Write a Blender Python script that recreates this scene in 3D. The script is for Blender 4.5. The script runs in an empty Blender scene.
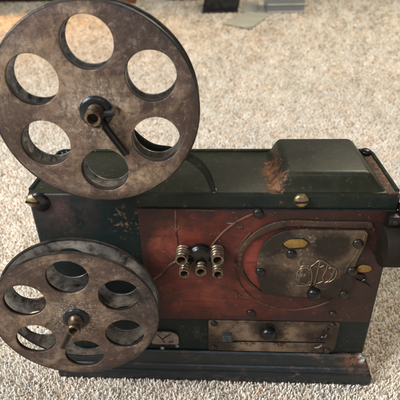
import bpy, bmesh, math, random
import numpy as np
from mathutils import Vector, Matrix
random.seed(7); rng = np.random.default_rng(11)
S = bpy.context.scene; COL = S.collection
PI = math.pi

# ------------------------------------------------------------------ objects
def tag(o, label=None, cat=None, group=None, kind=None):
    if label: o['label'] = label
    if cat: o['category'] = cat
    if group: o['group'] = group
    if kind: o['kind'] = kind
    return o
def empty(name, loc, label, cat):
    o = bpy.data.objects.new(name, None); COL.objects.link(o); o.location = loc
    o.empty_display_size = .02
    return tag(o, label, cat)
def link(name, me, m, parent=None, loc=(0, 0, 0), smooth=None):
    o = bpy.data.objects.new(name, me); COL.objects.link(o)
    me.materials.clear(); me.materials.append(m)
    if parent: o.parent = parent
    o.location = loc
    if smooth is not None:
        for p in me.polygons: p.use_smooth = True
        try: me.set_sharp_from_angle(angle=math.radians(smooth))
        except Exception: pass
    return o
def obj(name, bm, m, parent=None, loc=(0, 0, 0), smooth=35):
    bmesh.ops.recalc_face_normals(bm, faces=bm.faces)
    me = bpy.data.meshes.new(name); bm.to_mesh(me); bm.free()
    return link(name, me, m, parent, loc, smooth)
def axis_mat(c, d):
    d = Vector(d).normalized()
    return Matrix.Translation(Vector(c)) @ d.to_track_quat('Z', 'Y').to_matrix().to_4x4()
def lathe(bm, prof, c, d=(0, -1, 0), n=32):
    """prof [(radius, height along d)]"""
    M = axis_mat(c, d); rings = []
    for r, h in prof:
        if r < 1e-6: rings.append([bm.verts.new(M @ Vector((0, 0, h)))])
        else: rings.append([bm.verts.new(M @ Vector((r*math.cos(2*PI*k/n), r*math.sin(2*PI*k/n), h))) for k in range(n)])
    for a, b in zip(rings, rings[1:]):
        for k in range(n):
            k2 = (k+1) % n
            if len(a) == 1 and len(b) == 1: continue
            if len(a) == 1: bm.faces.new((a[0], b[k], b[k2]))
            elif len(b) == 1: bm.faces.new((a[k], b[0], a[k2]))
            else: bm.faces.new((a[k], b[k], b[k2], a[k2]))
    return bm
def dome(r, h, c, d=(0, -1, 0), n=24, bm=None, rim=.0006):
    bm = bm or bmesh.new()
    prof = [(r, -.001), (r, rim)] + [(r*math.cos(t), rim+(h-rim)*math.sin(t)) for t in [PI/2*k/7 for k in range(1, 7)]] + [(0, h)]
    return lathe(bm, prof, c, d, n)
def box(bm, lo, hi, bev=0, seg=2, M=None):
    vs = [bm.verts.new((x, y, z)) for x in (lo[0], hi[0]) for y in (lo[1], hi[1]) for z in (lo[2], hi[2])]
    fs = [(0, 1, 3, 2), (4, 6, 7, 5), (0, 4, 5, 1), (2, 3, 7, 6), (0, 2, 6, 4), (1, 5, 7, 3)]
    faces = [bm.faces.new([vs[i] for i in f]) for f in fs]
    if M:
        for v in vs: v.co = M @ v.co
    if bev:
        es = list({e for f in faces for e in f.edges})
        bmesh.ops.bevel(bm, geom=es, offset=bev, segments=seg, affect='EDGES', profile=.5)
    return bm
def loft_rect(bm, rings, bev=None, seg=3):
    """rings [(x0,x1,y0,y1,z)] bottom to top, closed by end faces"""
    R = [[bm.verts.new(p) for p in ((a, c, z), (b, c, z), (b, d, z), (a, d, z))] for a, b, c, d, z in rings]
    for p, q in zip(R, R[1:]):
        for k in range(4): bm.faces.new((p[k], p[(k+1) % 4], q[(k+1) % 4], q[k]))
    bm.faces.new(R[0][::-1]); bm.faces.new(R[-1])
    if bev:
        bmesh.ops.bevel(bm, geom=list(bm.edges), offset=bev, segments=seg, affect='EDGES', profile=.5)
    return bm
def sweep(bm, pts, r, n=8, flat=1.0, closed=False, up=(0, 1, 0)):
    """tube through pts; r number or list; flat scales the section across 'up'"""
    pts = [Vector(p) for p in pts]; N = len(pts); rings = []
    for i, p in enumerate(pts):
        a = pts[(i-1) % N] if closed or i else p; b = pts[(i+1) % N] if closed or i < N-1 else p
        t = (b-a).normalized(); u = Vector(up); s = t.cross(u).normalized(); w = s.cross(t).normalized()
        rr = r[i] if isinstance(r, (list, tuple)) else r
        rings.append([bm.verts.new(p + s*rr*math.cos(2*PI*k/n) + w*rr*flat*math.sin(2*PI*k/n)) for k in range(n)])
    for i in range(N if closed else N-1):
        A, B = rings[i], rings[(i+1) % N]
        for k in range(n): bm.faces.new((A[k], A[(k+1) % n], B[(k+1) % n], B[k]))
    if not closed: bm.faces.new(rings[0][::-1]); bm.faces.new(rings[-1])
    return bm
def smooth_path(pts, k=6):
    pts = [Vector(p) for p in pts]; out = []
    P = [pts[0]*2-pts[1]] + pts + [pts[-1]*2-pts[-2]]
    for i in range(1, len(P)-2):
        for j in range(k):
            t = j/k; a, b, c, d = P[i-1:i+3]
            out.append(.5*((2*b)+(c-a)*t+(2*a-5*b+4*c-d)*t*t+(3*b-a-3*c+d)*t**3))
    out.append(pts[-1]); return out
def plate(name, loops, y, th, m, parent=None, bev=0, loc=(0, 0, 0), smooth=30):
    """flat plate in the XZ plane from closed loops (outer first, holes after); front at y-th, back at y"""
    cu = bpy.data.curves.new('c', 'CURVE'); cu.dimensions = '2D'; cu.fill_mode = 'BOTH'
    cu.extrude = th/2-bev; cu.bevel_depth = bev; cu.bevel_resolution = 2; cu.offset = -bev
    for L in loops:
        sp = cu.splines.new('POLY'); sp.points.add(len(L)-1); sp.use_cyclic_u = True
        for p, (x, z) in zip(sp.points, L): p.co = (x, z, 0, 1)
    t = bpy.data.objects.new('t', cu); COL.objects.link(t)
    dg = bpy.context.evaluated_depsgraph_get(); dg.update()
    me = bpy.data.meshes.new_from_object(t.evaluated_get(dg)); bpy.data.objects.remove(t); bpy.data.curves.remove(cu)
    me.transform(Matrix.Translation((0, y-th/2, 0)) @ Matrix.Rotation(PI/2, 4, 'X')); me.name = name
    bm = bmesh.new(); bm.from_mesh(me); bmesh.ops.remove_doubles(bm, verts=bm.verts, dist=1e-6)
    return obj(name, bm, m, parent, loc, smooth)
def circle(cx, cz, r, n=64, wob=0, ph=0):
    return [(cx+(r+wob*math.sin(3*a+ph))*math.cos(a), cz+(r+wob*math.sin(3*a+ph))*math.sin(a)) for a in [2*PI*k/n for k in range(n)]]
def spline_loop(pts, k=5):
    """closed catmull-rom through 2D points"""
    n = len(pts); out = []
    V = [Vector(p) for p in pts]
    for i in range(n):
        a, b, c, d = V[i-1], V[i], V[(i+1) % n], V[(i+2) % n]
        for j in range(k):
            t = j/k; q = .5*((2*b)+(c-a)*t+(2*a-5*b+4*c-d)*t*t+(3*b-a-3*c+d)*t**3); out.append((q.x, q.y))
    return out
def round_poly(pts, r, k=5):
    out = []; n = len(pts)
    for i in range(n):
        p = Vector(pts[i]); a = (Vector(pts[i-1])-p); b = (Vector(pts[(i+1) % n])-p)
        rr = min(r, a.length*.45, b.length*.45); A = p+a.normalized()*rr; B = p+b.normalized()*rr
        for j in range(k+1):
            t = j/k; q = A*(1-t)**2+p*2*t*(1-t)+B*t*t; out.append((q.x, q.y))
    return out

# ------------------------------------------------------------------ materials
class NT:
    def __init__(s, name):
        s.m = bpy.data.materials.new(name); s.m.use_nodes = True; s.t = s.m.node_tree
        s.b = s.t.nodes['Principled BSDF']; s.tc = s.t.nodes.new('ShaderNodeTexCoord'); s.co = s.tc.outputs['Object']
    def n(s, t, **kw):
        x = s.t.nodes.new(t)
        for k, v in kw.items(): setattr(x, k, v)
        return x
    def L(s, a, b): s.t.links.new(a, b)
    def set(s, sock, v):
        if hasattr(v, 'is_output'): s.L(v, sock)
        else: sock.default_value = v
    def noise(s, sc, lo=.4, hi=.6, det=5, rough=.6, dist=0, off=(0, 0, 0), stretch=(1, 1, 1)):
        mp = s.n('ShaderNodeMapping'); s.L(s.co, mp.inputs[0]); mp.inputs['Location'].default_value = off; mp.inputs['Scale'].default_value = stretch
        x = s.n('ShaderNodeTexNoise'); s.L(mp.outputs[0], x.inputs['Vector'])
        x.inputs['Scale'].default_value = sc; x.inputs['Detail'].default_value = det; x.inputs['Roughness'].default_value = rough; x.inputs['Distortion'].default_value = dist
        return s.ramp(x.outputs['Fac'], lo, hi)
    def ramp(s, v, lo, hi, a=0, b=1):
        r = s.n('ShaderNodeMapRange'); s.set(r.inputs[0], v); r.inputs[1].default_value = lo; r.inputs[2].default_value = hi
        r.inputs[3].default_value = a; r.inputs[4].default_value = b; return r.outputs[0]
    def vor(s, sc, lo, hi, feat='F1'):
        x = s.n('ShaderNodeTexVoronoi', feature=feat); s.L(s.co, x.inputs['Vector']); x.inputs['Scale'].default_value = sc
        return s.ramp(x.outputs['Distance'], lo, hi)
    def spot(s, c, r, soft=.6, sq=(1, 1, 1)):
        """1 inside the ball at c falling to 0 at radius r"""
        a = s.n('ShaderNodeVectorMath', operation='SUBTRACT'); s.L(s.co, a.inputs[0]); a.inputs[1].default_value = c
        q = s.n('ShaderNodeVectorMath', operation='MULTIPLY'); s.L(a.outputs[0], q.inputs[0]); q.inputs[1].default_value = sq
        l = s.n('ShaderNodeVectorMath', operation='LENGTH'); s.L(q.outputs[0], l.inputs[0])
        return s.ramp(l.outputs['Value'], r, r*(1-soft))
    def patch(s, g, n, lo=.55, hi=.85, kn=.8):
        """ragged-edged patch: region strength g broken up by raw noise n"""
        gate_ = s.ramp(g, .0, .14)
        return s.mul(gate_, s.ramp(s.math('ADD', g, s.math('MULTIPLY', s.math('SUBTRACT', n, .5, False), kn, False), False), lo, hi))
    def math(s, op, a, b=0.0, clamp=True):
        x = s.n('ShaderNodeMath', operation=op); x.use_clamp = clamp; s.set(x.inputs[0], a); s.set(x.inputs[1], b); return x.outputs[0]
    def mul(s, a, b): return s.math('MULTIPLY', a, b)
    def add(s, a, b): return s.math('ADD', a, b)
    def mix(s, f, a, b):
        x = s.n('ShaderNodeMix', data_type='RGBA'); s.set(x.inputs[0], f)
        for sock, v in ((x.inputs[6], a), (x.inputs[7], b)):
            if hasattr(v, 'is_output'): s.L(v, sock)
            else: sock.default_value = (*v, 1)
        return x.outputs[2]
    def bump(s, h, dist, strength=1.0, prev=None):
        x = s.n('ShaderNodeBump'); s.L(h, x.inputs['Height']); x.inputs['Distance'].default_value = dist; x.inputs['Strength'].default_value = strength
        if prev is not None: s.L(prev, x.inputs['Normal'])
        return x.outputs[0]
    def done(s, col, rough=.5, metal=0.0, normal=None, spec=.5, coat=0):
        if hasattr(col, 'is_output'): s.L(col, s.b.inputs['Base Color'])
        else: s.b.inputs['Base Color'].default_value = (*col, 1)
        s.set(s.b.inputs['Roughness'], rough); s.set(s.b.inputs['Metallic'], metal)
        s.b.inputs['Specular IOR Level'].default_value = spec; s.b.inputs['Coat Weight'].default_value = coat; s.b.inputs['Coat Roughness'].default_value = .2
        if normal is not None: s.L(normal, s.b.inputs['Normal'])
        return s.m

def m_reel(name, off, rustspot, corr, dk=0.0):
    t = NT(name)
    c = t.mix(t.noise(24, .36, .6, 6, .65, .6, off), (.37, .262, .168), (.165, .105, .076))
    c = t.mix(t.mul(t.noise(15, .465+dk, .575+dk, 8, .72, 1.2, (off[0]+3, 1, off[2])), .85), c, (.062, .036, .032))
    c = t.mix(t.mul(t.noise(34, .54, .68, 9, .75, .4, (off[0]+7, 4, 1)), .55), c, (.40, .36, .31))
    for q, r in rustspot:
        c = t.mix(t.mul(t.patch(t.spot(q, r*1.15, 1.0), t.noise(48, .3, .7, 9, .72, .5, off), .22, .62, 1.1), .85), c, (.064, .038, .030))
    c = t.mix(t.mul(t.noise(240, .58, .68, 3, .6, 0, off), .6), c, (.05, .04, .04))
    c = t.mix(t.mul(t.noise(330, .63, .70, 3, .6, 0, (2, off[1], 5)), .3), c, (.5, .46, .4))
    # pale corrosion round the hub
    c = t.mix(t.mul(t.spot((0, 0, 0), .027, .6), t.noise(420, .50, .60, 4, .7)), c, (.46, .43, .36))
    c = t.mix(t.mul(t.noise(110, .47, .58, 9, .8, .3, (off[0], 2, 2)), .6), c, (.060, .038, .030))
    c = t.mix(t.mul(t.noise(150, .54, .66, 8, .8, .3, (off[0], 6, 2)), .45), c, (.42, .34, .26))
    ln = t.n('ShaderNodeVectorMath', operation='LENGTH'); t.L(t.co, ln.inputs[0])
    rn = t.n('ShaderNodeTexNoise', noise_dimensions='1D'); t.L(ln.outputs['Value'], rn.inputs['W']); rn.inputs['Scale'].default_value = 700; rn.inputs['Detail'].default_value = 4
    sc_ = t.mul(t.ramp(rn.outputs['Fac'], .52, .62), t.noise(28, .48, .6, 4, .6, 0, (off[0], 9, 3)))
    c = t.mix(t.mul(sc_, .12), c, (.40, .35, .29))
    c = t.mix(t.mul(t.ramp(ln.outputs['Value'], .0615, .0680), t.noise(45, .3, .6, 6, .7, .4, off)), c, (.045, .03, .026))
    h = t.noise(210, .35, .7, 6, .7, .3, off)
    b = t.bump(h, .0003, .55)
    for q, r in corr:
        b = t.bump(t.mul(t.spot(q, r, .8), t.noise(260, .35, .65, 7, .8, 1.0)), .0011, .9, b)
    rough = t.ramp(t.noise(60, .3, .7, 6, .7, 0, off), 0, 1, .38, .66)
    return t.done(c, rough, .35, b, .5)
M = {}
M['reel_a'] = m_reel('aged tin upper', (0, 0, 0), [((.035, -.002, .045), .048), ((-.058, -.002, -.01), .030), ((.055, 0, -.02), .035), ((.0, 0, -.065), .02)], [((.042, -.002, .04), .035)], .035)
M['reel_b'] = m_reel('aged tin lower', (5, 2, 9), [((-.045, -.002, .04), .042), ((.055, -.002, .0), .04), ((.03, 0, -.055), .035), ((-.05, 0, -.04), .02)], [((.055, -.002, .0), .03), ((.05, -.002, .03), .02)])
t = NT('dark steel flange')
c = t.mix(t.noise(44, .42, .60, 9, .78, .4), (.30, .285, .265), (.036, .030, .026))
c = t.mix(t.noise(120, .56, .7, 5), c, (.14, .09, .06))
M['steel'] = t.done(c, t.ramp(t.noise(50), 0, 1, .28, .5), .6, t.bump(t.noise(180, .3, .7, 6), .0003, .4))
t = NT('black green paint')
c = t.mix(t.noise(22, .35, .7, 6, .6, .4), (.0035, .011, .0115), (.010, .014, .012))
pp = t.mul(t.spot((-.121, 0, .199), .034, .8, (1, .3, 1.2)), t.noise(60, .35, .6, 8, .7))
c = t.mix(t.mul(pp, .8), c, (.065, .034, .032))
rr = t.mul(t.spot((-.0715, 0, .190), .016, .5, (1, .2, .8)), t.noise(190, .53, .62, 6, .7))
c = t.mix(t.mul(rr, .8), c, (.17, .095, .055))
r2 = t.mul(t.spot((.01, 0, .050), .02, .8, (1, .2, .8)), t.noise(150, .45, .62, 6, .7)); c = t.mix(t.mul(r2, .0), c, (.06, .045, .035))
r3 = t.mul(t.spot((-.011, -.0, .058), .016, .8, (1.6, .2, 1)), t.noise(160, .45, .62, 6, .7)); c = t.mix(t.mul(r3, .7), c, (.085, .066, .05))
ax = t.mul(t.noise(260, .60, .66, 5, .6), t.noise(14, .5, .65, 2)); c = t.mix(t.mul(ax, .8), c, (.17, .12, .08))
# worn strip along the top edge of the front
sx = t.n('ShaderNodeSeparateXYZ'); t.L(t.co, sx.inputs[0])
strip = t.math('MULTIPLY', t.ramp(sx.outputs['Z'], .2035, .206), t.ramp(sx.outputs['X'], -.062, -.058))
c = t.mix(t.mul(strip, t.noise(45, .3, .7, 7, .7)), c, (.022, .025, .016))
c = t.mix(t.mul(strip, t.noise(130, .60, .68, 6, .7)), c, (.14, .075, .05))
M['body'] = t.done(c, t.ramp(t.noise(40, .3, .7, 6, .65), 0, 1, .32, .55), .0, t.bump(t.noise(140, .3, .75, 6, .65), .0005, .6), .2)
t = NT('olive black paint')
c = t.mix(t.noise(20, .35, .7, 5, .6, .4), (.0095, .0110, .0048), (.017, .019, .0085))
def orange(t, c, q, r, sq=(1, 1, 1), amt=1.0):
    k = t.patch(t.spot(q, r*1.25, 1.0, sq), t.noise(150, .3, .7, 10, .8), .42, .62, 1.5); c = t.mix(t.mul(k, amt), c, (.13, .06, .03))
    k2 = t.patch(t.spot(q, r*1.2, 1.0, sq), t.noise(210, .3, .7, 9, .8), .66, .86, 1.8); return t.mix(t.mul(k2, amt), c, (.27, .125, .066)), t.add(k, k2)
c, k = orange(t, c, (.051, .035, .221), .032, (3.0, 1, .8))
c, kb = orange(t, c, (.053, .010, .221), .017, (1.5, 1, .8))
c, k2 = orange(t, c, (.149, .035, .221), .055, (3.2, 1, 1), .75)
k = t.add(k, t.add(kb, k2))
c = t.mix(t.mul(t.noise(55, .48, .66, 8, .75, .6, (3, 3, 3)), .35), c, (.040, .042, .030))
c = t.mix(t.mul(t.noise(320, .63, .70, 3), .5), c, (.10, .09, .065))
M['lid'] = t.done(c, t.add(t.ramp(t.noise(40, .3, .7), 0, 1, .36, .48), t.mul(k, .35)), 0, t.bump(t.add(t.mul(k, .8), t.mul(t.noise(220, .3, .7), .2)), .0006, .4), .36)
t = NT('base black paint')
c = t.mix(t.noise(26, .35, .7, 6, .6, .4, stretch=(.3, 1, 1)), (.004, .009, .012), (.012, .015, .016))
k = t.mul(t.spot((.142, -.005, .030), .02, .7, (1, .5, 1.0)), t.noise(170, .42, .56, 6, .7)); c = t.mix(k, c, (.14, .06, .032))
k = t.mul(t.spot((.149, -.003, .031), .006, .6, (1, .5, 1.0)), t.noise(220, .45, .52, 4, .7)); c = t.mix(k, c, (.5, .5, .47))
k = t.mul(t.noise(110, .54, .64, 8, .75, 0, (0, 0, 0), (.5, 1, 1)), t.noise(18, .40, .56, 3)); c = t.mix(t.mul(k, .8), c, (.10, .062, .042))
M['base'] = t.done(c, t.ramp(t.noise(60, .3, .7, 5, .6, 0, (0, 0, 0), (.3, 1, 1)), 0, 1, .22, .42), 0, t.bump(t.noise(150, .3, .75, 6, .65, stretch=(.4, 1, 1)), .0005, .6), .5)
t = NT('worn red paint')
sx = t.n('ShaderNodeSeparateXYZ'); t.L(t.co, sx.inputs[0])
c = t.mix(t.noise(24, .36, .64, 7, .65, .5, stretch=(.6, 1, 1)), (.140, .026, .017), (.038, .010, .008))
c = t.mix(t.mul(t.spot((-.045, 0, .175), .04, .9), t.noise(40, .35, .65, 6)), c, (.22, .058, .036))
c = t.mix(t.mul(t.spot((-.0, 0, .115), .05, .9, (.8, 1, 1.3)), t.noise(34, .35, .65, 6)), c, (.20, .046, .029))
c = t.mix(t.mul(t.spot((.037, 0, .145), .032, .9, (1.2, 1, .8)), t.noise(34, .3, .6, 6)), c, (.25, .050, .036))
# black paint left under the rubbed red: blotches and rim; right-side shade painted in
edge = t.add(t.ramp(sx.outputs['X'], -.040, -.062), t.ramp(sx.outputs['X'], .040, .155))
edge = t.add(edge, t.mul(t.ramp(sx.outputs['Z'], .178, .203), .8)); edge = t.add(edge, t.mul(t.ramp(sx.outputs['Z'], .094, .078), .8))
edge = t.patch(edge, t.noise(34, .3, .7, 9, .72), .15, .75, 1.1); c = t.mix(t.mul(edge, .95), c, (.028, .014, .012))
c = t.mix(t.mul(t.noise(30, .47, .64, 8, .7, 1.0, (4, 2, 2)), .85), c, (.045, .016, .013))
c = t.mix(t.mul(t.noise(300, .64, .70, 4, .6), .35), c, (.30, .15, .11))
c = t.mix(t.mul(t.noise(70, .54, .68, 7, .75, .5, (1, 7, 2), (.25, 1, 2)), .7), c, (.02, .012, .01))
M['red'] = t.done(c, t.ramp(t.noise(50, .3, .7, 6), 0, 1, .32, .55), 0, t.bump(t.noise(160, .3, .75, 7, .7), .0006, .6), .28)
def m_plate(name, a, b, rust, off=(0, 0, 0), sc=30, metal=.45):
    t = NT(name)
    c = t.mix(t.noise(sc, .36, .64, 7, .65, .6, off), a, b)
    c = t.mix(t.mul(t.noise(sc*1.6, .52, .66, 8, .7, .5, (off[0]+4, 1, 3)), .8), c, rust)
    c = t.mix(t.mul(t.mul(t.noise(260, .57, .68, 4), t.noise(20, .4, .6, 3, .6, 0, (5, 5, off[0]))), .55), c, (.35, .30, .23))
    if name == 'tan slot plate':
        g = t.add(t.spot((.0, 0, .04), .03, .9), t.spot((.125, 0, .05), .05, .9)); g = t.add(g, t.spot((.06, 0, .100), .034, .8, (.35, 1, 1))); g = t.add(g, t.spot((.054, 0, .067), .02, .8))
        c = t.mix(t.mul(t.patch(g, t.noise(60, .3, .7, 9, .75), .0, .6, .9), .88), c, (.026, .018, .014))
    if name == 'aged gate plate':
        g = t.add(t.spot((.045, 0, .112), .045, .9), t.spot((.125, 0, .12), .04, .9)); g = t.add(g, t.spot((.05, 0, .178), .028, .9)); g = t.add(g, t.spot((.100, 0, .170), .02, .9))
        c = t.mix(t.mul(t.patch(g, t.noise(50, .3, .7, 9, .75), -.05, .5, .8), .92), c, (.016, .012, .009))
    c = t.mix(t.mul(t.noise(200, .58, .68, 4, .6, 0, (3, 3, 3)), .6), c, (.04, .03, .025))
    return t.done(c, t.ramp(t.noise(60), 0, 1, .36, .6), metal, t.bump(t.noise(150, .3, .7, 7, .7, 0, off), .0005, .6), .3)
M['gate'] = m_plate('aged gate plate', (.155, .102, .062), (.060, .041, .028), (.040, .018, .013), (2, 0, 0), 26, .15)
M['slot'] = m_plate('tan slot plate', (.26, .185, .125), (.12, .083, .058), (.15, .062, .042), (6, 0, 0), 40)
M['band'] = m_plate('olive brown band', (.082, .050, .030), (.028, .018, .013), (.085, .022, .014), (8, 0, 0), 30, .15)
M['silver'] = m_plate('pale tin', (.30, .25, .22), (.15, .115, .1), (.16, .08, .06), (1, 0, 0), 60, .5)
M['gold'] = m_plate('gold paint', (.34, .195, .045), (.20, .115, .032), (.10, .055, .022), (1, 5, 0), 60, .35)
def m_simple(name, c, rough, metal, c2=None, sc=150, bmp=.0002, spec=.35):
    t = NT(name); col = t.mix(t.noise(sc, .4, .65, 5), c, c2 or tuple(x*.5 for x in c))
    return t.done(col, t.ramp(t.noise(sc*.7), 0, 1, rough*.8, rough*1.25), metal, t.bump(t.noise(sc*1.5), bmp, .4), spec)
M['black'] = m_simple('black enamel', (.005, .0055, .006), .2, .0, (.008, .007, .006))
M['bolt'] = m_simple('blackened bolt', (.008, .0075, .0075), .25, .0, (.026, .019, .014))
M['gunmetal'] = m_simple('gunmetal', (.028, .032, .035), .25, .6, (.025, .026, .028))
M['brass'] = m_simple('aged brass', (.42, .33, .17), .34, .85, (.2, .14, .08))
M['nickel'] = m_simple('ribbed ferrule metal', (.24, .175, .115), .33, .75, (.065, .042, .030), 200)
M['copper'] = m_simple('brown wire', (.22, .11, .075), .4, .6, (.08, .035, .028))
M['emblem'] = m_simple('bronze wire', (.26, .20, .135), .34, .6, (.14, .10, .068))
t = NT('brown black barrel'); M['barrel'] = t.done(t.mix(t.noise(50), (.016, .012, .008), (.009, .007, .005)), .6, 0, t.bump(t.noise(200), .0002, .3), .12)
M['liner'] = m_simple('dark liner', (.060, .050, .043), .35, .5, (.015, .014, .013), 60)
M['hole'] = m_simple('dark bore', (.006, .006, .006), .6, 0)
M['teal'] = m_simple('blue grey enamel', (.055, .075, .08), .3, .3)

# ------------------------------------------------------------------ carpet
GX = rng
t = NT('carpet backing')
c = t.mix(t.noise(90, .35, .65, 6, .7), (.78, .68, .57), (.62, .52, .42))
c = t.mix(t.noise(35, .6, .7, 6), c, (.24, .18, .14))
M['backing'] = t.done(c, .95, 0, t.bump(t.noise(120, .2, .8, 6), .006, .8), .1)
bm = bmesh.new()
vs = [bm.verts.new(p) for p in ((-4, -1.6, -.0048), (4, -1.6, -.0048), (4, 4.6, -.0048), (-4, 4.6, -.0048))]; bm.faces.new(vs)
tag(obj('carpet', bm, M['backing']), kind='structure')

t = NT('carpet yarn')
at = t.n('ShaderNodeVertexColor'); at.layer_name = 'Col'
c = t.mix(t.noise(900, .3, .7, 3), at.outputs['Color'], (.62, .53, .44))
mxn = t.n('ShaderNodeMix', data_type='RGBA'); mxn.inputs[0].default_value = .22
t.L(at.outputs['Color'], mxn.inputs[6]); t.L(c, mxn.inputs[7])
t.b.inputs['Sheen Weight'].default_value = .15
M['yarn'] = t.done(mxn.outputs[2], .95, 0, None, .12)

def build_pile():
    cx, cy = .011, -.304
    P = []
    y = -.34
    while y < 4.2:
        d = math.sqrt((y-cy)**2+.39**2)
        s = .0023*max(1.0, d/.47)**1.0
        half = max(.42, .56*d+.14)
        n = int(2*half/s)
        xs = cx-half + (np.arange(n)+rng.uniform(0, 1, n))*s
        ys = y+rng.uniform(-.6, .6, n)*s
        P.append(np.stack([xs, ys, np.full(n, s)], 1))
        y += s
    P = np.concatenate(P)
    inside = (P[:, 0] > -.1575) & (P[:, 0] < .1575) & (P[:, 1] > -.0075) & (P[:, 1] < .088)
    P = P[~inside]; N = len(P)
    sc = (P[:, 2]/.0023)
    sides, rings = 4, 3
    csz = .0042*sc
    cid = (np.floor(P[:, 0]/csz+.35*np.sin(P[:, 1]*900))*73856093).astype(np.int64) ^ (np.floor(P[:, 1]/csz+.35*np.sin(P[:, 0]*800))*19349663).astype(np.int64)
    cu_ = (cid % 99991)/99991.0
    lean = cu_*2*PI*7+rng.uniform(-1.6, 1.6, N); la = .05+.45*((cid % 7919)/7919.0)+rng.uniform(-.15, .25, N)
    dirx, diry = np.cos(lean)*la, np.sin(lean)*la
    curl = rng.uniform(-1.6, 1.6, N)
    Hh = .0072+.0014*((cid % 4409)/4409.0)+rng.uniform(-.0009, .0009, N)
    nearb = (np.abs(P[:, 0]) < .1665) & (P[:, 1] > -.0165) & (P[:, 1] < .098); Hh = Hh+nearb*rng.uniform(0, .0018, N)
    rad = .00074*rng.uniform(.65, 1.4, N)*sc
    V = np.zeros((N, rings*sides+1, 3), np.float32)
    for k in range(rings):
        f = k/(rings-1)
        ca, sa = np.cos(curl*f), np.sin(curl*f)
        ox = (dirx*ca-diry*sa)*f*f*.0052*sc; oy = (dirx*sa+diry*ca)*f*f*.0052*sc
        z = -.0085+Hh*(f**.8)
        rr = rad*(1.0, 1.2, .85)[k]
        for j in range(sides):
            a = 2*PI*j/sides+curl*f*1.5+lean
            V[:, k*sides+j, 0] = P[:, 0]+ox+rr*np.cos(a)
            V[:, k*sides+j, 1] = P[:, 1]+oy+rr*np.sin(a)
            V[:, k*sides+j, 2] = z+(rr*.35*np.cos(a-lean) if k else 0)
        if k == rings-1:
            V[:, -1, 0] = P[:, 0]+ox*1.22; V[:, -1, 1] = P[:, 1]+oy*1.22; V[:, -1, 2] = z+rr*.6
    quads = []
    for k in range(rings-1):
        for j in range(sides):
            j2 = (j+1) % sides
            quads.append((k*sides+j, k*sides+j2, (k+1)*sides+j2, (k+1)*sides+j))
    tris = [((rings-1)*sides+j, (rings-1)*sides+(j+1) % sides, rings*sides) for j in range(sides)]
    nv = rings*sides+1
    base = (np.arange(N)*nv)[:, None, None]
    Q = (np.array(quads)[None]+base).reshape(N, -1); T = (np.array(tris)[None]+base).reshape(N, -1)
    loops = np.concatenate([Q, T], 1).ravel().astype(np.int32)
    sizes = np.tile(np.array([4]*len(quads)+[3]*len(tris), np.int32), N)
    me = bpy.data.meshes.new('carpet_pile')
    me.vertices.add(N*nv); me.vertices.foreach_set('co', V.ravel())
    me.loops.add(len(loops)); me.loops.foreach_set('vertex_index', loops)
    me.polygons.add(len(sizes)); me.polygons.foreach_set('loop_start', np.concatenate([[0], np.cumsum(sizes)[:-1]]).astype(np.int32))
    me.update(calc_edges=True); me.validate()
    me.polygons.foreach_set('use_smooth', np.ones(len(sizes), bool))
    pal = np.array([(.88, .82, .72), (.83, .76, .65), (.91, .88, .82), (.74, .66, .55), (.52, .43, .34), (.80, .66, .52), (.82, .71, .57), (.38, .32, .27)])
    pr = np.array([.29, .2, .20, .10, .045, .075, .07, .02])
    # yarn colour runs in small clusters
    u = (cu_*13.7+rng.uniform(0, .22, N)) % 1.0
    idx = np.searchsorted(np.cumsum(pr), u).clip(0, len(pal)-1)
    colr = pal[idx]*rng.uniform(.88, 1.08, (N, 1))
    # bigger tread-worn variation of the pile colour
    X_, Y_ = P[:, 0], P[:, 1]
    def wob(f, a): return np.sin(X_*f+2.1*np.sin(Y_*f*.73+a)+a)*np.sin(Y_*f*.91+1.7*np.sin(X_*f*.61-a)+2*a)
    g1, g2, g3 = wob(38, .4), wob(90, 1.9), wob(14, 3.1)
    colr = colr*(.93+.035*g1[:, None]+.05*g2[:, None]+.02*g3[:, None])
    colr = colr*(1+np.stack([.018*g1+.012*g3, -.010*g1, -.02*g1+.012*g2], 1))
    # a few walked-in dirt flecks and lint
    sp = (rng.uniform(0, 1, N) < .004)[:, None]; colr = np.where(sp, np.array([[.20, .15, .11]]), colr)
    C = np.ones((N, nv, 4), np.float32); C[:, :, :3] = colr[:, None, :]
    ca = me.color_attributes.new('Col', 'FLOAT_COLOR', 'POINT'); ca.data.foreach_set('color', C.ravel())
    print('tufts', N)
    o = link('carpet_pile', me, M['yarn']); tag(o, kind='stuff')
    tag(o, 'short cream and brown flecked carpet pile covering the floor', 'carpet pile')
build_pile()

# ------------------------------------------------------------------ the projector
proj = empty('film_projector', (0, .04, 0), 'old dark green and red film projector with two large holed reels on the carpet', 'film projector')
OFF = (0, -.04, 0)   # children modelled in world metres
def part(name, bm, m, parent=None, smooth=35, label=None):
    o = obj(name, bm, M[m], parent or proj, OFF if parent is None else (0, 0, 0), smooth)
    if label: o['label'] = label
    return o
def pplate(name, loops, y, th, m, parent=None, bev=0):
    return plate(name, loops, y, th, M[m], parent or proj, bev, OFF if parent is None else (0, 0, 0))

H = .2178
# base moulding
prof = [(.0096, 0), (.0098, .0015), (.0098, .0105), (.0090, .0122), (.0078, .0128), (.0076, .0138), (.0080, .0150), (.0076, .0172), (.0060, .0190), (.0052, .0196), (.0050, .0205),
        (.0052, .0215), (.0045, .0250), (.0032, .0285), (.0024, .0300), (.0022, .0330), (.0008, .0345), (-.004, .0346)]
bm = bmesh.new(); loft_rect(bm, [(-.15-o, .15+o, -o, .083+o, z) for o, z in prof])
ed = [e for e in bm.edges if abs(e.verts[0].co.z-e.verts[1].co.z) > 1e-5]
bmesh.ops.bevel(bm, geom=ed, offset=.0012, segments=2, affect='EDGES')
part('base', bm, 'base')
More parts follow.
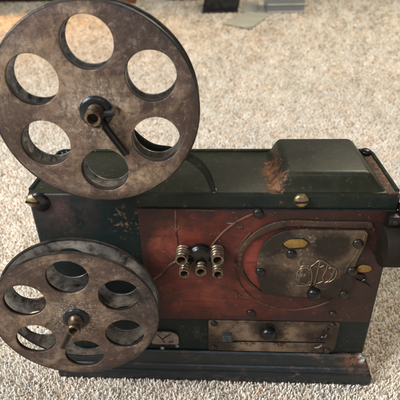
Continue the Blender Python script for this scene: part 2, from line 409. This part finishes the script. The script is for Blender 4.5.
# body case
bm = bmesh.new(); box(bm, (-.15, 0, .0340), (.15, .083, .2166), .0028, 3)
body = part('body', bm, 'body')
# lid
bm = bmesh.new(); box(bm, (-.1487, .0012, .2150), (.1487, .0818, .2178), .0011, 2)
lid = part('lid', bm, 'lid')
pts = [(-.1475, .004, .2180), (-.1475, .076, .2182), (-.1440, .0800, .2184), (.1410, .0800, .2184), (.1462, .0770, .2184), (.1475, .072, .2182), (.1475, .004, .2180)]
bm = bmesh.new(); sweep(bm, pts, .0017, 8, 1, False, (0, 0, 1)); part('lid_rim', bm, 'body', lid)
bm = bmesh.new(); dome(.0055, .004, (.1415, .0745, .2185), (0, 0, 1), bm=bm); part('corner_stud', bm, 'black', lid)
bm = bmesh.new(); dome(.0040, .003, (-.1415, .0745, .2185), (0, 0, 1), bm=bm); part('corner_stud', bm, 'black', lid)
# raised housing on the lid
bm = bmesh.new()
loft_rect(bm, [(.0490, .1400, .0020, .0785, .2170), (.0525, .1370, .0030, .0775, .2188), (.0600, .1250, .0058, .0750, .2335)], .0042, 6)
part('lamp_housing', bm, 'lid', lid)
# red front panel
rp = [(-.0595, .0800), (.1465, .0800), (.1475, .2034), (-.0595, .2034)]
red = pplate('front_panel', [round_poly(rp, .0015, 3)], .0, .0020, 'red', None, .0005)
PY = -.0020
# top edge bead of the panel
bm = bmesh.new(); sweep(bm, [(-.0595, PY, .2036), (.02, PY-.0001, .2033), (.08, PY, .2037), (.1475, PY, .2034)], .00045, 6); part('edge_bead', bm, 'bolt', red)

# thin relief ring + band + crescent round the gate
def arc(cx, cz, r, a0, a1, y, n=40, dr=0): return [(cx+(r+dr*math.sin(k*.9))*math.cos(math.radians(a0+(a1-a0)*k/n)), y, cz+(r)*math.sin(math.radians(a0+(a1-a0)*k/n))) for k in range(n+1)]
bm = bmesh.new(); sweep(bm, arc(.0745, .1475, .0530, 140, 322, PY), .0009, 6); part('ring_wire', bm, 'band', red)
bm = bmesh.new(); sweep(bm, smooth_path([(.0215, PY, .1500), (.0232, PY, .1590), (.0262, PY, .1670), (.0330, PY, .1765), (.0420, PY, .1835), (.0520, PY, .1880)], 5), .0010, 6); part('ring_wire', bm, 'band', red)
outer = [(.0455, .1160), (.0330, .1270), (.0255, .1400), (.0228, .1520), (.0245, .1640), (.0310, .1760), (.0410, .1860), (.0540, .1925), (.0700, .1945), (.0900, .1935), (.1250, .1935), (.1310, .1915), (.1325, .1870),
         (.1300, .1872), (.1100, .1876), (.0730, .1886), (.0600, .1874), (.0470, .1818), (.0370, .1752), (.0300, .1645), (.0272, .1530), (.0284, .1420), (.0345, .1295), (.0440, .1190)]
band = pplate('gate_band', [spline_loop(outer, 4)], PY, .0018, 'band', None, .0008)
gate_o = [(.0460, .1165), (.0420, .1290), (.0402, .1440), (.0402, .1580), (.0440, .1705), (.0520, .1800), (.0620, .1850), (.0760, .1858), (.1000, .1852), (.1260, .1850), (.1285, .1830), (.1278, .1700),
          (.1240, .1560), (.1225, .1400), (.1240, .1290), (.1225, .1190), (.1190, .1130), (.0900, .1128), (.0600, .1140)]
gate = pplate('gate_plate', [round_poly(gate_o, .003, 4)], PY, .0030, 'gate', None, .0007)
GY = PY-.0030
# folded right part of the gate plate: a raised crease
bm = bmesh.new(); sweep(bm, smooth_path([(.1262, GY, .1810), (.1215, GY, .1600), (.1165, GY, .1480), (.1150, GY, .1300), (.1130, GY, .1160)], 5), .0006, 6); part('crease', bm, 'gate', gate)
# gold inlays
g1 = pplate('gold_inlay', [round_poly([(.0600, .1725), (.0650, .1770), (.0760, .1775), (.0815, .1735), (.0780, .1690), (.0650, .1680)], .002, 3)], GY, .0006, 'gold', gate, .0002)
bm = bmesh.new(); L = [(x, GY-.0004, z) for x, z in [(.0592, .1725), (.0646, .1778), (.0762, .1784), (.0824, .1736), (.0784, .1681), (.0646, .1672)]]; sweep(bm, L, .0005, 6, 1, True); part('inlay_edge', bm, 'bolt', gate)
g2 = pplate('gold_inlay', [round_poly([(.1255, .1455), (.1290, .1490), (.1370, .1480), (.1385, .1440), (.1360, .1415), (.1280, .1410)], .002, 3)], PY, .0012, 'gold', red, .0002)
bm = bmesh.new(); sweep(bm, smooth_path([(.1260, PY-.0006, .1395), (.1330, PY-.001, .1375), (.1350, PY-.001, .1340), (.1310, PY-.001, .1310), (.1270, PY-.001, .1330), (.1350, PY-.001, .1290), (.1400, PY-.0006, .1250)], 4), .0007, 6); part('curl_wire', bm, 'black', red)
# bolts on the gate plate
for x, z, r, h in [(.0682, .1618, .0044, .0030), (.0430, .1420, .0042, .0028), (.1215, .1735, .0044, .0030), (.1212, .1440, .0046, .0032), (.1180, .1172, .0042, .0028)]:
    part('bolt', dome(r, h, (x, GY, z)), 'bolt', gate)
bm = bmesh.new(); lathe(bm, [(.0028, -.001), (.0028, .0030), (.0050, .0040), (.0062, .0060), (.0060, .0085), (.0044, .0105), (.0020, .0114), (0, .0116)], (.0900, GY, .1238)); part('knob', bm, 'black', gate, 60)
# scrolled wire emblem
EM = [[(.0745, .1272), (.0862, .1278), (.0880, .1330), (.0872, .1420), (.0855, .1480), (.0880, .1510), (.0925, .1555), (.0985, .1525), (.1020, .1490)],
      [(.0862, .1282), (.0800, .1300), (.0758, .1335), (.0748, .1400), (.0770, .1460), (.0825, .1475), (.0858, .1450)],
      [(.0770, .1480), (.0800, .1497), (.0845, .1497)],
      [(.0930, .1560), (.0922, .1460), (.0915, .1360), (.0908, .1290)],
      [(.0990, .1530), (.0992, .1460), (.0970, .1380), (.0985, .1330), (.1000, .1300)],
      [(.1000, .1310), (.1030, .1340), (.1050, .1400), (.1058, .1460), (.1035, .1480), (.1010, .1470)],
      [(.1000, .1310), (.1040, .1325), (.1075, .1370), (.1080, .1440), (.1060, .1480)],
      [(.0895, .1320), (.0930, .1300), (.0975, .1325)],
      [(.0885, .1500), (.0925, .1480), (.0965, .1500)]]
bm = bmesh.new()
for Ls in EM: sweep(bm, smooth_path([(x, GY-.0006, z) for x, z in Ls], 5), .00052, 6)
part('emblem', bm, 'emblem', gate)
for Lp in ([(.0745, .1290), (.0860, .1285), (.0870, .1440), (.0850, .1490), (.0780, .1490), (.0745, .1420)], [(.0880, .1300), (.0985, .1310), (.1075, .1380), (.1085, .1460), (.1020, .1510), (.0930, .1570), (.0870, .1500)]): pplate('emblem_boss', [spline_loop(Lp, 5)], GY, .0006, 'band', gate, .0002)

# five ribbed ferrules on a black junction block
jb = bmesh.new(); lathe(jb, [(.0105, -.001), (.0105, .004), (.0085, .0065), (.004, .0078), (0, .008)], (-.0085, PY, .1590), n=28)
sweep(jb, [(-.0225, PY-.003, .1640), (-.0085, PY-.004, .1600), (.0055, PY-.003, .1640)], .0045, 10, .8); sweep(jb, [(-.0215, PY-.003, .1500), (-.0085, PY-.004, .1570), (.0060, PY-.003, .1500)], .0042, 10, .8)
junction = part('junction_block', jb, 'black')
for x, z, r in [(-.0230, .1636, .0063), (-.0212, .1502, .0056), (-.0078, .1524, .0058), (.0056, .1640, .0063), (.0058, .1500, .0056)]:
    pr = [(r*.7, -.001)]
    for k in range(4):
        h = .0020+k*.0032; q = r*(1.0-.04*k)
        pr += [(q*.80, h-.0004), (q*.97, h+.0003), (q*1.0, h+.0012), (q*.94, h+.0019), (q*.78, h+.0024)]
    pr += [(r*.78, .0152), (r*.84, .0162), (r*.80, .0168), (r*.58, .0168), (r*.54, .0150), (r*.54, .0060), (0, .006)]
    dz = -.04 if z < .155 else .02; dx = (x+.0085)*3
    fr = bmesh.new(); lathe(fr, pr, (x, PY+.0005, z), (dx, -1, dz), 28)
    f = part('ferrule', fr, 'nickel', junction, 50)
    fb = bmesh.new(); lathe(fb, [(r*.53, .0062), (r*.53, .0100), (0, .0100)], (x, PY+.0005, z), (dx, -1, dz), 20); part('bore', fb, 'hole', f.parent)
# wires and seams on the panel
for pts, r, m in [([(-.0005, PY, .1640), (.0050, PY, .1735), (.0110, PY, .1815), (.0180, PY, .1885), (.0250, PY, .1938), (.0330, PY, .1985), (.0370, PY, .2000)], .0010, 'copper'),
               ([(-.0270, PY, .1515), (-.0330, PY, .1480), (-.0400, PY, .1420), (-.0450, PY, .1350), (-.0510, PY, .1290)], .0010, 'copper'),
               ([(-.0282, PY, .1690), (-.0286, PY, .1780), (-.0288, PY, .1860), (-.0280, PY, .2030)], .0009, 'copper'),
               ([(-.0325, PY, .1885), (-.0308, PY, .1850), (-.0288, PY, .1838), (-.0265, PY, .1848), (-.0250, PY, .1890)], .0007, 'copper'),
               ([(.0135, PY, .1905), (.0190, PY, .1900)], .0006, 'silver'),
               ([(-.0200, PY, .2025), (-.0050, PY, .2030), (.004, PY, .2024)], .0005, 'copper')]:
    bm = bmesh.new(); sweep(bm, smooth_path(pts, 5), r, 8, .8); part('wire', bm, m, red)
# dark star-shaped scar
bm = bmesh.new()
for a in (10, 65, 130): 
    c_, s_ = math.cos(math.radians(a))*.0042, math.sin(math.radians(a))*.0034
    sweep(bm, [(.0252-c_, PY, .1868-s_), (.0252, PY-.0004, .1868), (.0252+c_, PY, .1868+s_)], [.0003, .0009, .0003], 6)
part('star_mark', bm, 'band', red)
for x, z, r in [(.0390, .2003, .0044), (.0370, .0895, .0042), (.1125, .0905, .0034), (.1215, .1000, .0)]:
    if r: part('bolt', dome(r, .0030, (x, PY, z)), 'bolt', red)
bm = bmesh.new()
for x0, z0, x1, z1 in [(.0205, .1180, .0290, .1100), (.0225, .1080, .0280, .1130), (.0245, .1090, .0240, .1140)]: sweep(bm, [(x0, PY, z0), (x1, PY, z1)], .0006, 6)
part('scratch_mark', bm, 'band', red)

# brass slotted screws
def slot_screw(x, z, r, y, ang, parent=None, m='brass', ms='hole', d=(0, -1, 0)):
    bm = dome(r, r*.62, (x, y, z), n=32); s = obj('brass_screw' if m == 'brass' else 'screw', bm, M[m], parent or proj, OFF if parent is None else (0, 0, 0), 40)
    a = math.radians(ang); bm = bmesh.new()
    Mx = Matrix.Translation((x, y-r*.57, z)) @ Matrix.Rotation(-a, 4, 'Y')
    box(bm, (-r*.86, -.0009, -r*.10), (r*.86, .0016, r*.10), 0, 1, Mx)
    if parent is None: obj('screw_slot', bm, M[ms], s, (0, 0, 0), 30)
    return s
slot_screw(.0727, .2112, .0062, .0004, 2)
slot_screw(-.1452, .2098, .0062, .0004, -8)
bm = bmesh.new(); lathe(bm, [(.0085, -.002), (.0088, .0015), (.0075, .003), (.005, .0036), (0, .0036)], (-.1405, .001, .2085)); part('screw_collar', bm, 'black')

# slotted plate below
hole = round_poly([(.0205, .0490), (.1105, .0498), (.1105, .0526), (.0205, .0518)], .0006, 2)
sp = pplate('slot_plate', [round_poly([(-.0035, .0372), (.1165, .0372), (.1205, .0420), (.1210, .0788), (-.0030, .0785)], .002, 3), hole[::-1]], .0, .0022, 'slot', None, .0005)
SY = -.0022
bm = bmesh.new(); box(bm, (.019, -.0009, .0480), (.112, -.0003, .0545)); part('slot_back', bm, 'hole', sp)
bm = bmesh.new(); box(bm, (.0105, SY-.0050, .0548), (.0195, SY+.0005, .0632), .0010, 3); part('push_button', bm, 'teal', sp)
bm = bmesh.new(); lathe(bm, [(.0088, -.0005), (.0086, .0010), (.0076, .0016), (.0074, .0045), (.0066, .0070), (.0045, .0088), (.0020, .0094), (0, .0095)], (.0540, SY, .0672)); part('knob', bm, 'black', sp, 45)
for x, z in [(.0025, .0752), (.0018, .0420), (.1148, .0755), (.1130, .0408)]: part('bolt', dome(.0033, .0022, (x, SY, z)), 'bolt', sp)
for x in (.0350, .0655):
    bm = bmesh.new(); sweep(bm, smooth_path([(x-.0070, SY-.0005, .0495), (x-.003, SY-.0012, .0505), (x, SY-.0016, .0480), (x+.003, SY-.0012, .0500), (x+.0068, SY-.0005, .0490)], 4), .0009, 8); part('clip', bm, 'nickel', sp)
bm = bmesh.new(); sweep(bm, smooth_path([(.1020, SY-.0006, .0560), (.1060, SY-.0018, .0590), (.1082, SY-.0020, .0640), (.1068, SY-.0018, .0690), (.1095, SY-.0018, .0720), (.1120, SY-.0008, .0705)], 4), .0010, 8); part('hook', bm, 'black', sp)
bm = bmesh.new(); sweep(bm, smooth_path([(.1055, SY-.0006, .0600), (.1080, SY-.0024, .0625), (.1092, SY-.0022, .0655)], 4), .0007, 8); part('hook', bm, 'silver', sp)
bm = bmesh.new(); sweep(bm, smooth_path([(.1010, SY-.0006, .0450), (.1040, SY-.0020, .0475), (.1072, SY-.0006, .0490)], 4), .0009, 8); part('clip', bm, 'silver', sp)
# seam of the bottom flap
bm = bmesh.new(); sweep(bm, [(-.0030, SY, .0478), (.0205, SY, .0492)], .0003, 6); part('seam', bm, 'bolt', sp)

# little half-round tin plate by the lower reel
dpl = pplate('tin_plate', [round_poly([(-.0600, .0440), (-.0330, .0440), (-.0325, .0540), (-.0350, .0595), (-.0420, .0615), (-.0600, .0615)], .003, 4)], .0, .0022, 'silver', None, .0005)
bm = bmesh.new()
for L_ in [[(-.0540, .0590), (-.0490, .0520), (-.0470, .0470)], [(-.0490, .0520), (-.0440, .0560), (-.0400, .0595)], [(-.0430, .0480), (-.0380, .0490)]]:
    sweep(bm, [(x, SY, z) for x, z in L_], .0006, 6)
part('engraving', bm, 'bolt', dpl)
for x, z in [(-.0500, .0370), (-.0350, .0405)]: part('bolt', dome(.0022, .0018, (x, 0, z)), 'steel')

# lens barrel at the right end
bx0 = .1380
bm = bmesh.new()
lathe(bm, [(0, 0), (.0170, 0), (.0174, .0005), (.0174, .0620), (.0195, .0640), (.0195, .0900), (.0180, .0900), (.0175, .0700), (0, .0700)], (bx0, -.0100, .1750), (1, 0, 0), 48)
lens = part('lens_barrel', bm, 'barrel', None, 40)
bm = bmesh.new(); lathe(bm, [(0, 0), (.0160, 0), (.0150, .003), (0, .0045)], (bx0+.083, -.0100, .1750), (1, 0, 0), 40); part('lens_glass', bm, 'gunmetal', lens)
bm = bmesh.new(); box(bm, (.1400, -.0100, .1900), (.1580, .0020, .2020), .0012, 2); br = part('lens_bracket', bm, 'black')
part('bolt', dome(.0022, .0014, (.1455, -.0100, .1970)), 'bolt', br)
bm = bmesh.new(); box(bm, (.1500, -.0115, .2015), (.1680, .0040, .2085), .0012, 2); part('lens_clamp', bm, 'bolt', br)

# support strap behind the upper reel
bm = bmesh.new()
path = smooth_path([(-.0730, .0015, .2950), (-.0580, .0015, .2690), (-.0440, .0015, .2570), (-.0290, .0010, .2540), (-.0165, .0000, .2500), (-.0075, .0, .2430), (-.0010, .0, .2330), (.0032, .0, .2190)], 6)
sweep(bm, path, [.0036-.0016*max(0, (k-28)/14) for k in range(len(path))], 10, .45)
sweep(bm, [(-.0730, .0015, .2950), (-.0960, .0010, .2560), (-.1170, .0, .2190)], .0032, 10, .45)
strap = part('reel_support', bm, 'body')
part('foot_bolt', dome(.0028, .0022, (.0030, .004, .2175), (0, -.4, 1)), 'steel', strap)

# ------------------------------------------------------------------ reels
def reel(cx, cz, yf, mat, ha, hl, nub, gap, yaw, lip):
    RO, RH, rh = .0674, .0435, .0166
    # flange outlines around the origin of the part, slightly uneven hand-cut holes
    def loops(ph, rh=rh):
        L = [circle(0, 0, RO, 128)]
        for k in range(6):
            a = math.radians(30+60*k); L.append(circle(RH*math.cos(a), RH*math.sin(a), rh, 56, .00012, k+ph)[::-1])
        return L
    fl = plate('reel', loops(0), .0018, .0018, M[mat], proj, .0004, (cx, yf-.04, cz), 30)
    bm = bmesh.new(); sweep(bm, [(RO*math.cos(a), .0010, RO*math.sin(a)) for a in [2*PI*k/128 for k in range(128)]], .0011, 8, 1, True); obj('flange_rim', bm, M['liner'], fl)
    rear = plate('rear_flange', loops(1, .0150 if lip < .002 else .0168), gap+.0016, .0016, M['steel'], fl, .0004, (0, 0, 0), 30)
    bm = bmesh.new(); sweep(bm, [(RO*math.cos(a), gap+.0006, RO*math.sin(a)) for a in [2*PI*k/128 for k in range(128)]], .0012, 8, 1, True); obj('rear_rim', bm, M['liner'], fl)
    for k in range(6):
        a = math.radians(30+60*k); bm = bmesh.new()
        lathe(bm, [(rh+.0006, 0), (rh+.0006, lip), (rh-.0002, lip), (rh-.0002, 0), (rh+.0006, 0)], (RH*math.cos(a), .0020, RH*math.sin(a)), (0, 1, 0), 48); obj('hole_liner', bm, M['liner'], fl)
    bm = bmesh.new(); lathe(bm, [(.0200, .0), (.0200, gap-.0022)], (0, gap-.0002, 0), (0, -1, 0), 48); obj('core', bm, M['steel'], fl)
    bm = bmesh.new(); lathe(bm, [(.0108, -.0005), (.0110, .0010), (.0100, .0022), (.0080, .0028), (.0064, .0026), (.0060, .0020), (0, .0020)], (0, 0, 0), (0, -1, 0), 40); obj('hub_washer', bm, M['gunmetal'], fl)
    bm = bmesh.new(); lathe(bm, [(.0062, .0015), (.0060, .0045), (.0050, .0055), (.0048, .0105), (.0055, .0118), (.0056, .0132), (.0050, .0140), (.0036, .0140), (.0033, .0125), (.0033, .0060), (0, .006)], (0, 0, 0), (0, -1, 0), 32); obj('axle_tube', bm, M['nickel'], fl, (0, 0, 0), 45)
    bm = bmesh.new(); lathe(bm, [(.0032, .0062), (.0032, .0095), (0, .0095)], (0, 0, 0), (0, -1, 0), 20); obj('bore', bm, M['hole'], fl)
    bm = bmesh.new(); lathe(bm, [(.005, -gap), (.005, -(-yf) if False else .0)], (0, 0, 0), (0, -1, 0), 24); lathe(bm, [(.0058, 0), (.0058, -yf-gap-.0015+.003)], (0, gap+.0015, 0), (0, 1, 0), 24); obj('axle', bm, M['steel'], fl)
    a = math.radians(ha); dx, dz = math.cos(a), math.sin(a)
    R = Matrix.Rotation(-a, 4, 'Y')
    bm = bmesh.new(); box(bm, (.0050, -.0062, -.0024), (hl, -.0026, .0024), .0011, 3, None)
    for s in (-1, 1): box(bm, (.0090, -.0070, s*.0013-.0006), (hl-.002, -.0060, s*.0013+.0006), .0002, 1, None)
    for v in bm.verts: v.co = R @ v.co
    obj('crank_arm', bm, M['black'] if nub else M['bolt'], fl)
    if nub:
        bm = bmesh.new(); lathe(bm, [(.0030, -.0005), (.0030, .0035), (.0024, .005), (0, .0054)], (.0128, 0, .0004), (0, -1, 0), 20); obj('nub', bm, M['nickel'], fl)
        bm = bmesh.new(); sweep(bm, [(.004, -.0032, -.001), (.0125, -.0032, .0002)], .0026, 10); obj('link', bm, M['gunmetal'], fl)
    bm = bmesh.new(); sweep(bm, smooth_path([(hl*dx*.9, -.003, hl*dz*.9), (hl*dx, -.0015, hl*dz), (hl*dx*1.01, .0, hl*dz*1.01)], 3), .0014, 8); obj('arm_tip', bm, M['bolt'], fl)
    fl.rotation_euler = (0, 0, math.radians(yaw))
    return fl
r1 = reel(-.0730, .2957, -.0285, 'reel_a', -60, .0345, True, .0175, 4.5, .0040)
r2 = reel(-.1103, .1240, -.0462, 'reel_b', -118, .0330, False, .0180, 6, .0012)

# ------------------------------------------------------------------ far things on the carpet
def tmat(name, c, rough=.6, c2=None, sc=20): return m_simple(name, c, rough, 0, c2 or tuple(x*.8 for x in c), sc, .001)
# black pouch
bag = empty('storage_pouch', (-.01, 2.72, 0), 'black soft pouch lying on the carpet, left of the clear plastic box', 'pouch')
bm = bmesh.new(); loft_rect(bm, [(-.108, .096, -.155, .25, -.003), (-.112, .104, -.165, .26, .02), (-.10, .118, -.145, .25, .085), (-.085, .11, -.11, .22, .10)], .012, 3)
obj('pouch_body', bm, tmat('black cloth', (.012, .012, .013), .8, None, 60), bag)
bm = bmesh.new(); sweep(bm, smooth_path([(-.115, -.162, .006), (-.05, -.172, .004), (0, -.166, .008), (.05, -.172, .004), (.105, -.160, .008)], 4), .006, 8, 1, False, (0, 0, 1)); obj('hem', bm, tmat('black cord', (.02, .02, .02), .7), bag)
bm = bmesh.new(); sweep(bm, [(-.09, -.13, .097), (.10, -.13, .097)], .004, 8, 1, False, (0, 0, 1)); obj('zip', bm, M['gunmetal'], bag)
# card sheets
t = NT('grey card'); c = t.mix(t.noise(8), (.50, .50, .42), (.44, .44, .37)); c = t.mix(t.mul(t.spot((.135-.140, -.215, 0), .028, .5, (1, 1.6, 1)), t.noise(90, .4, .55)), c, (.16, .13, .1))
cardm = t.done(c, .5, 0, None, .4)
bm = bmesh.new(); cp = [(-.1435, -.077), (-.006, -.263), (.146, .239), (-.003, .296)]
lo = [bm.verts.new((x, y, .0015+.004*((i % 2)))) for i, (x, y) in enumerate(cp)]; hi = [bm.verts.new((v.co.x, v.co.y, v.co.z+.0012)) for v in lo]
bm.faces.new(lo); bm.faces.new(hi[::-1])
for k in range(4): bm.faces.new((lo[k], lo[(k+1) % 4], hi[(k+1) % 4], hi[k]))
o = obj('card_sheet', bm, cardm, None, (.1415, 2.235, 0)); tag(o, 'pale grey card lying aslant on the carpet in front of the black pouch', 'card')
bm = bmesh.new(); box(bm, (-.06, -.25, .002), (.045, .22, .0035)); o = obj('paper_sheet', bm, tmat('greyish paper', (.42, .42, .38), .6), None, (.185, 2.80, 0)); o.rotation_euler = (0, 0, -.08)
tag(o, 'greyish paper sheet between the black pouch and the clear plastic box', 'paper')
# clear plastic box with dark contents
pb = empty('plastic_box', (.37, 2.66, 0), 'clear plastic box with blue grey contents on the carpet, right of the black pouch', 'plastic box')
t = NT('clear plastic'); t.b.inputs['Transmission Weight'].default_value = .75; clear = t.done((.62, .66, .68), .22, 0, None, .5)
bm = bmesh.new(); W_, D_, Z_ = .108, .15, .11
for lo_, hi_ in [((-W_, -D_, .002), (W_, D_, .006)), ((-W_, -D_, .0062), (-W_+.004, D_, Z_)), ((W_-.004, -D_, .0062), (W_, D_, Z_)), ((-W_+.0042, -D_, .0062), (W_-.0042, -D_+.004, Z_)), ((-W_+.0042, D_-.004, .0062), (W_-.0042, D_, Z_))]: box(bm, lo_, hi_)
obj('tray', bm, clear, pb)
bm = bmesh.new(); box(bm, (-W_-.004, -D_-.004, Z_+.0005), (W_+.004, D_+.004, Z_+.012), .004, 2); obj('box_lid', bm, tmat('grey lid', (.30, .32, .33), .4), pb)
bm = bmesh.new(); sweep(bm, [(-W_, -D_-.002, .045), (W_, -D_-.002, .045)], .0035, 8, 1, False, (0, 0, 1)); sweep(bm, [(-W_, -D_-.002, .005), (W_, -D_-.002, .005)], .004, 8, 1, False, (0, 0, 1)); obj('ridge', bm, tmat('pale rib', (.5, .52, .52), .4), pb)
bm = bmesh.new(); box(bm, (-W_+.012, -D_+.012, .008), (W_-.012, D_-.012, .095), .01, 2); obj('contents', bm, tmat('blue grey contents', (.10, .13, .16), .6, (.04, .05, .06), 30), pb)
# furniture behind: leg, plinths
wood = tmat('orange brown wood', (.30, .11, .035), .4, (.18, .06, .02), 12)
bm = bmesh.new(); lathe(bm, [(.0, -.006), (.052, -.006), (.060, .01), (.062, .05), (.045, .10), (.03, .30), (.035, .45), (0, .45)], (0, 0, 0), (0, 0, 1), 28)
o = obj('furniture_leg', bm, wood, None, (-.675, 3.09, 0)); tag(o, 'orange brown wooden furniture leg on the carpet behind the upper reel', 'furniture leg')
cab = empty('dark_cabinet', (-1.72, 3.52, 0), 'dark brown cabinet on the carpet in the top left corner', 'cabinet')
dark = tmat('dark brown wood', (.045, .022, .012), .5, (.02, .01, .007), 15)
bm = bmesh.new(); box(bm, (-.55, -.20, .0), (.45, .25, .5), .008, 2); obj('cabinet_body', bm, dark, cab)
bm = bmesh.new(); box(bm, (-.55, -.215, .002), (.45, -.2005, .06), .004, 2); obj('plinth', bm, dark, cab)
bm = bmesh.new(); loft_rect(bm, [(-.12, .125, -.05, .25, -.002), (-.125, .13, -.055, .26, .03), (-.11, .115, -.04, .23, .06)], .008, 2)
o = obj('dark_case', bm, tmat('charcoal plastic', (.05, .05, .055), .5), None, (-.285, 3.27, 0)); tag(o, 'flat charcoal case at the top edge between the wooden leg and the black pouch', 'case')

# ------------------------------------------------------------------ light
w = bpy.data.worlds.new('World'); S.world = w; w.use_nodes = True
bg = w.node_tree.nodes['Background']; bg.inputs[0].default_value = (1.0, .93, .84, 1); bg.inputs[1].default_value = .27
def area(name, loc, tgt, size, power, col, sy=None, spread=None):
    l = bpy.data.lights.new(name, 'AREA'); l.size = size; l.energy = power; l.color = col
    if sy: l.shape = 'RECTANGLE'; l.size_y = sy
    if spread: l.spread = spread
    o = bpy.data.objects.new(name, l); COL.objects.link(o); o.location = loc
    o.rotation_euler = (Vector(tgt)-Vector(loc)).to_track_quat('-Z', 'Y').to_euler(); return o
area('window_light', (-1.05, -.62, 1.10), (0, .05, .1), .7, 37, (.94, .965, 1.0), .6)
area('ceiling_light', (1.3, 1.5, 2.2), (.8, 1.3, 0), 1.4, 62, (1.0, .90, .69))
area('front_window', (.3, -1.7, 1.5), (0, 0, .1), 1.0, 6, (.82, .92, 1.0), .7)
l = bpy.data.lights.new('warm_lamp', 'SPOT'); l.energy = 85; l.color = (1.0, .50, .14); l.spot_size = math.radians(76); l.spot_blend = .7; l.shadow_soft_size = .08
o = bpy.data.objects.new('warm_lamp', l); COL.objects.link(o); o.location = (-1.6, 2.3, 1.1); o.rotation_euler = (Vector((-1.1, 2.0, 0))-Vector(o.location)).to_track_quat('-Z', 'Y').to_euler()

# ------------------------------------------------------------------ camera
cam = bpy.data.cameras.new('camera'); co = bpy.data.objects.new('camera', cam); COL.objects.link(co)
R_ = Vector((0.998552149, 0.048502554, -0.023261725)); U_ = Vector((-0.004879846, 0.512330797, 0.858774325)); F_ = Vector((-0.05357045, 0.857417435, -0.511825703))
mw = Matrix(((R_.x, U_.x, -F_.x, .0110), (R_.y, U_.y, -F_.y, -.3038), (R_.z, U_.z, -F_.z, .3926), (0, 0, 0, 1)))
co.matrix_world = mw
cam.sensor_width = 36; cam.lens = 440.37/400*36; cam.clip_start = .01; cam.clip_end = 50
cam.dof.use_dof = True; cam.dof.focus_distance = .37; cam.dof.aperture_fstop = 15
S.camera = co
S.render.resolution_x = 1024; S.render.resolution_y = 1024
S.view_settings.view_transform = 'Standard'; S.view_settings.look = 'None'; S.view_settings.exposure = 0; S.view_settings.gamma = 1
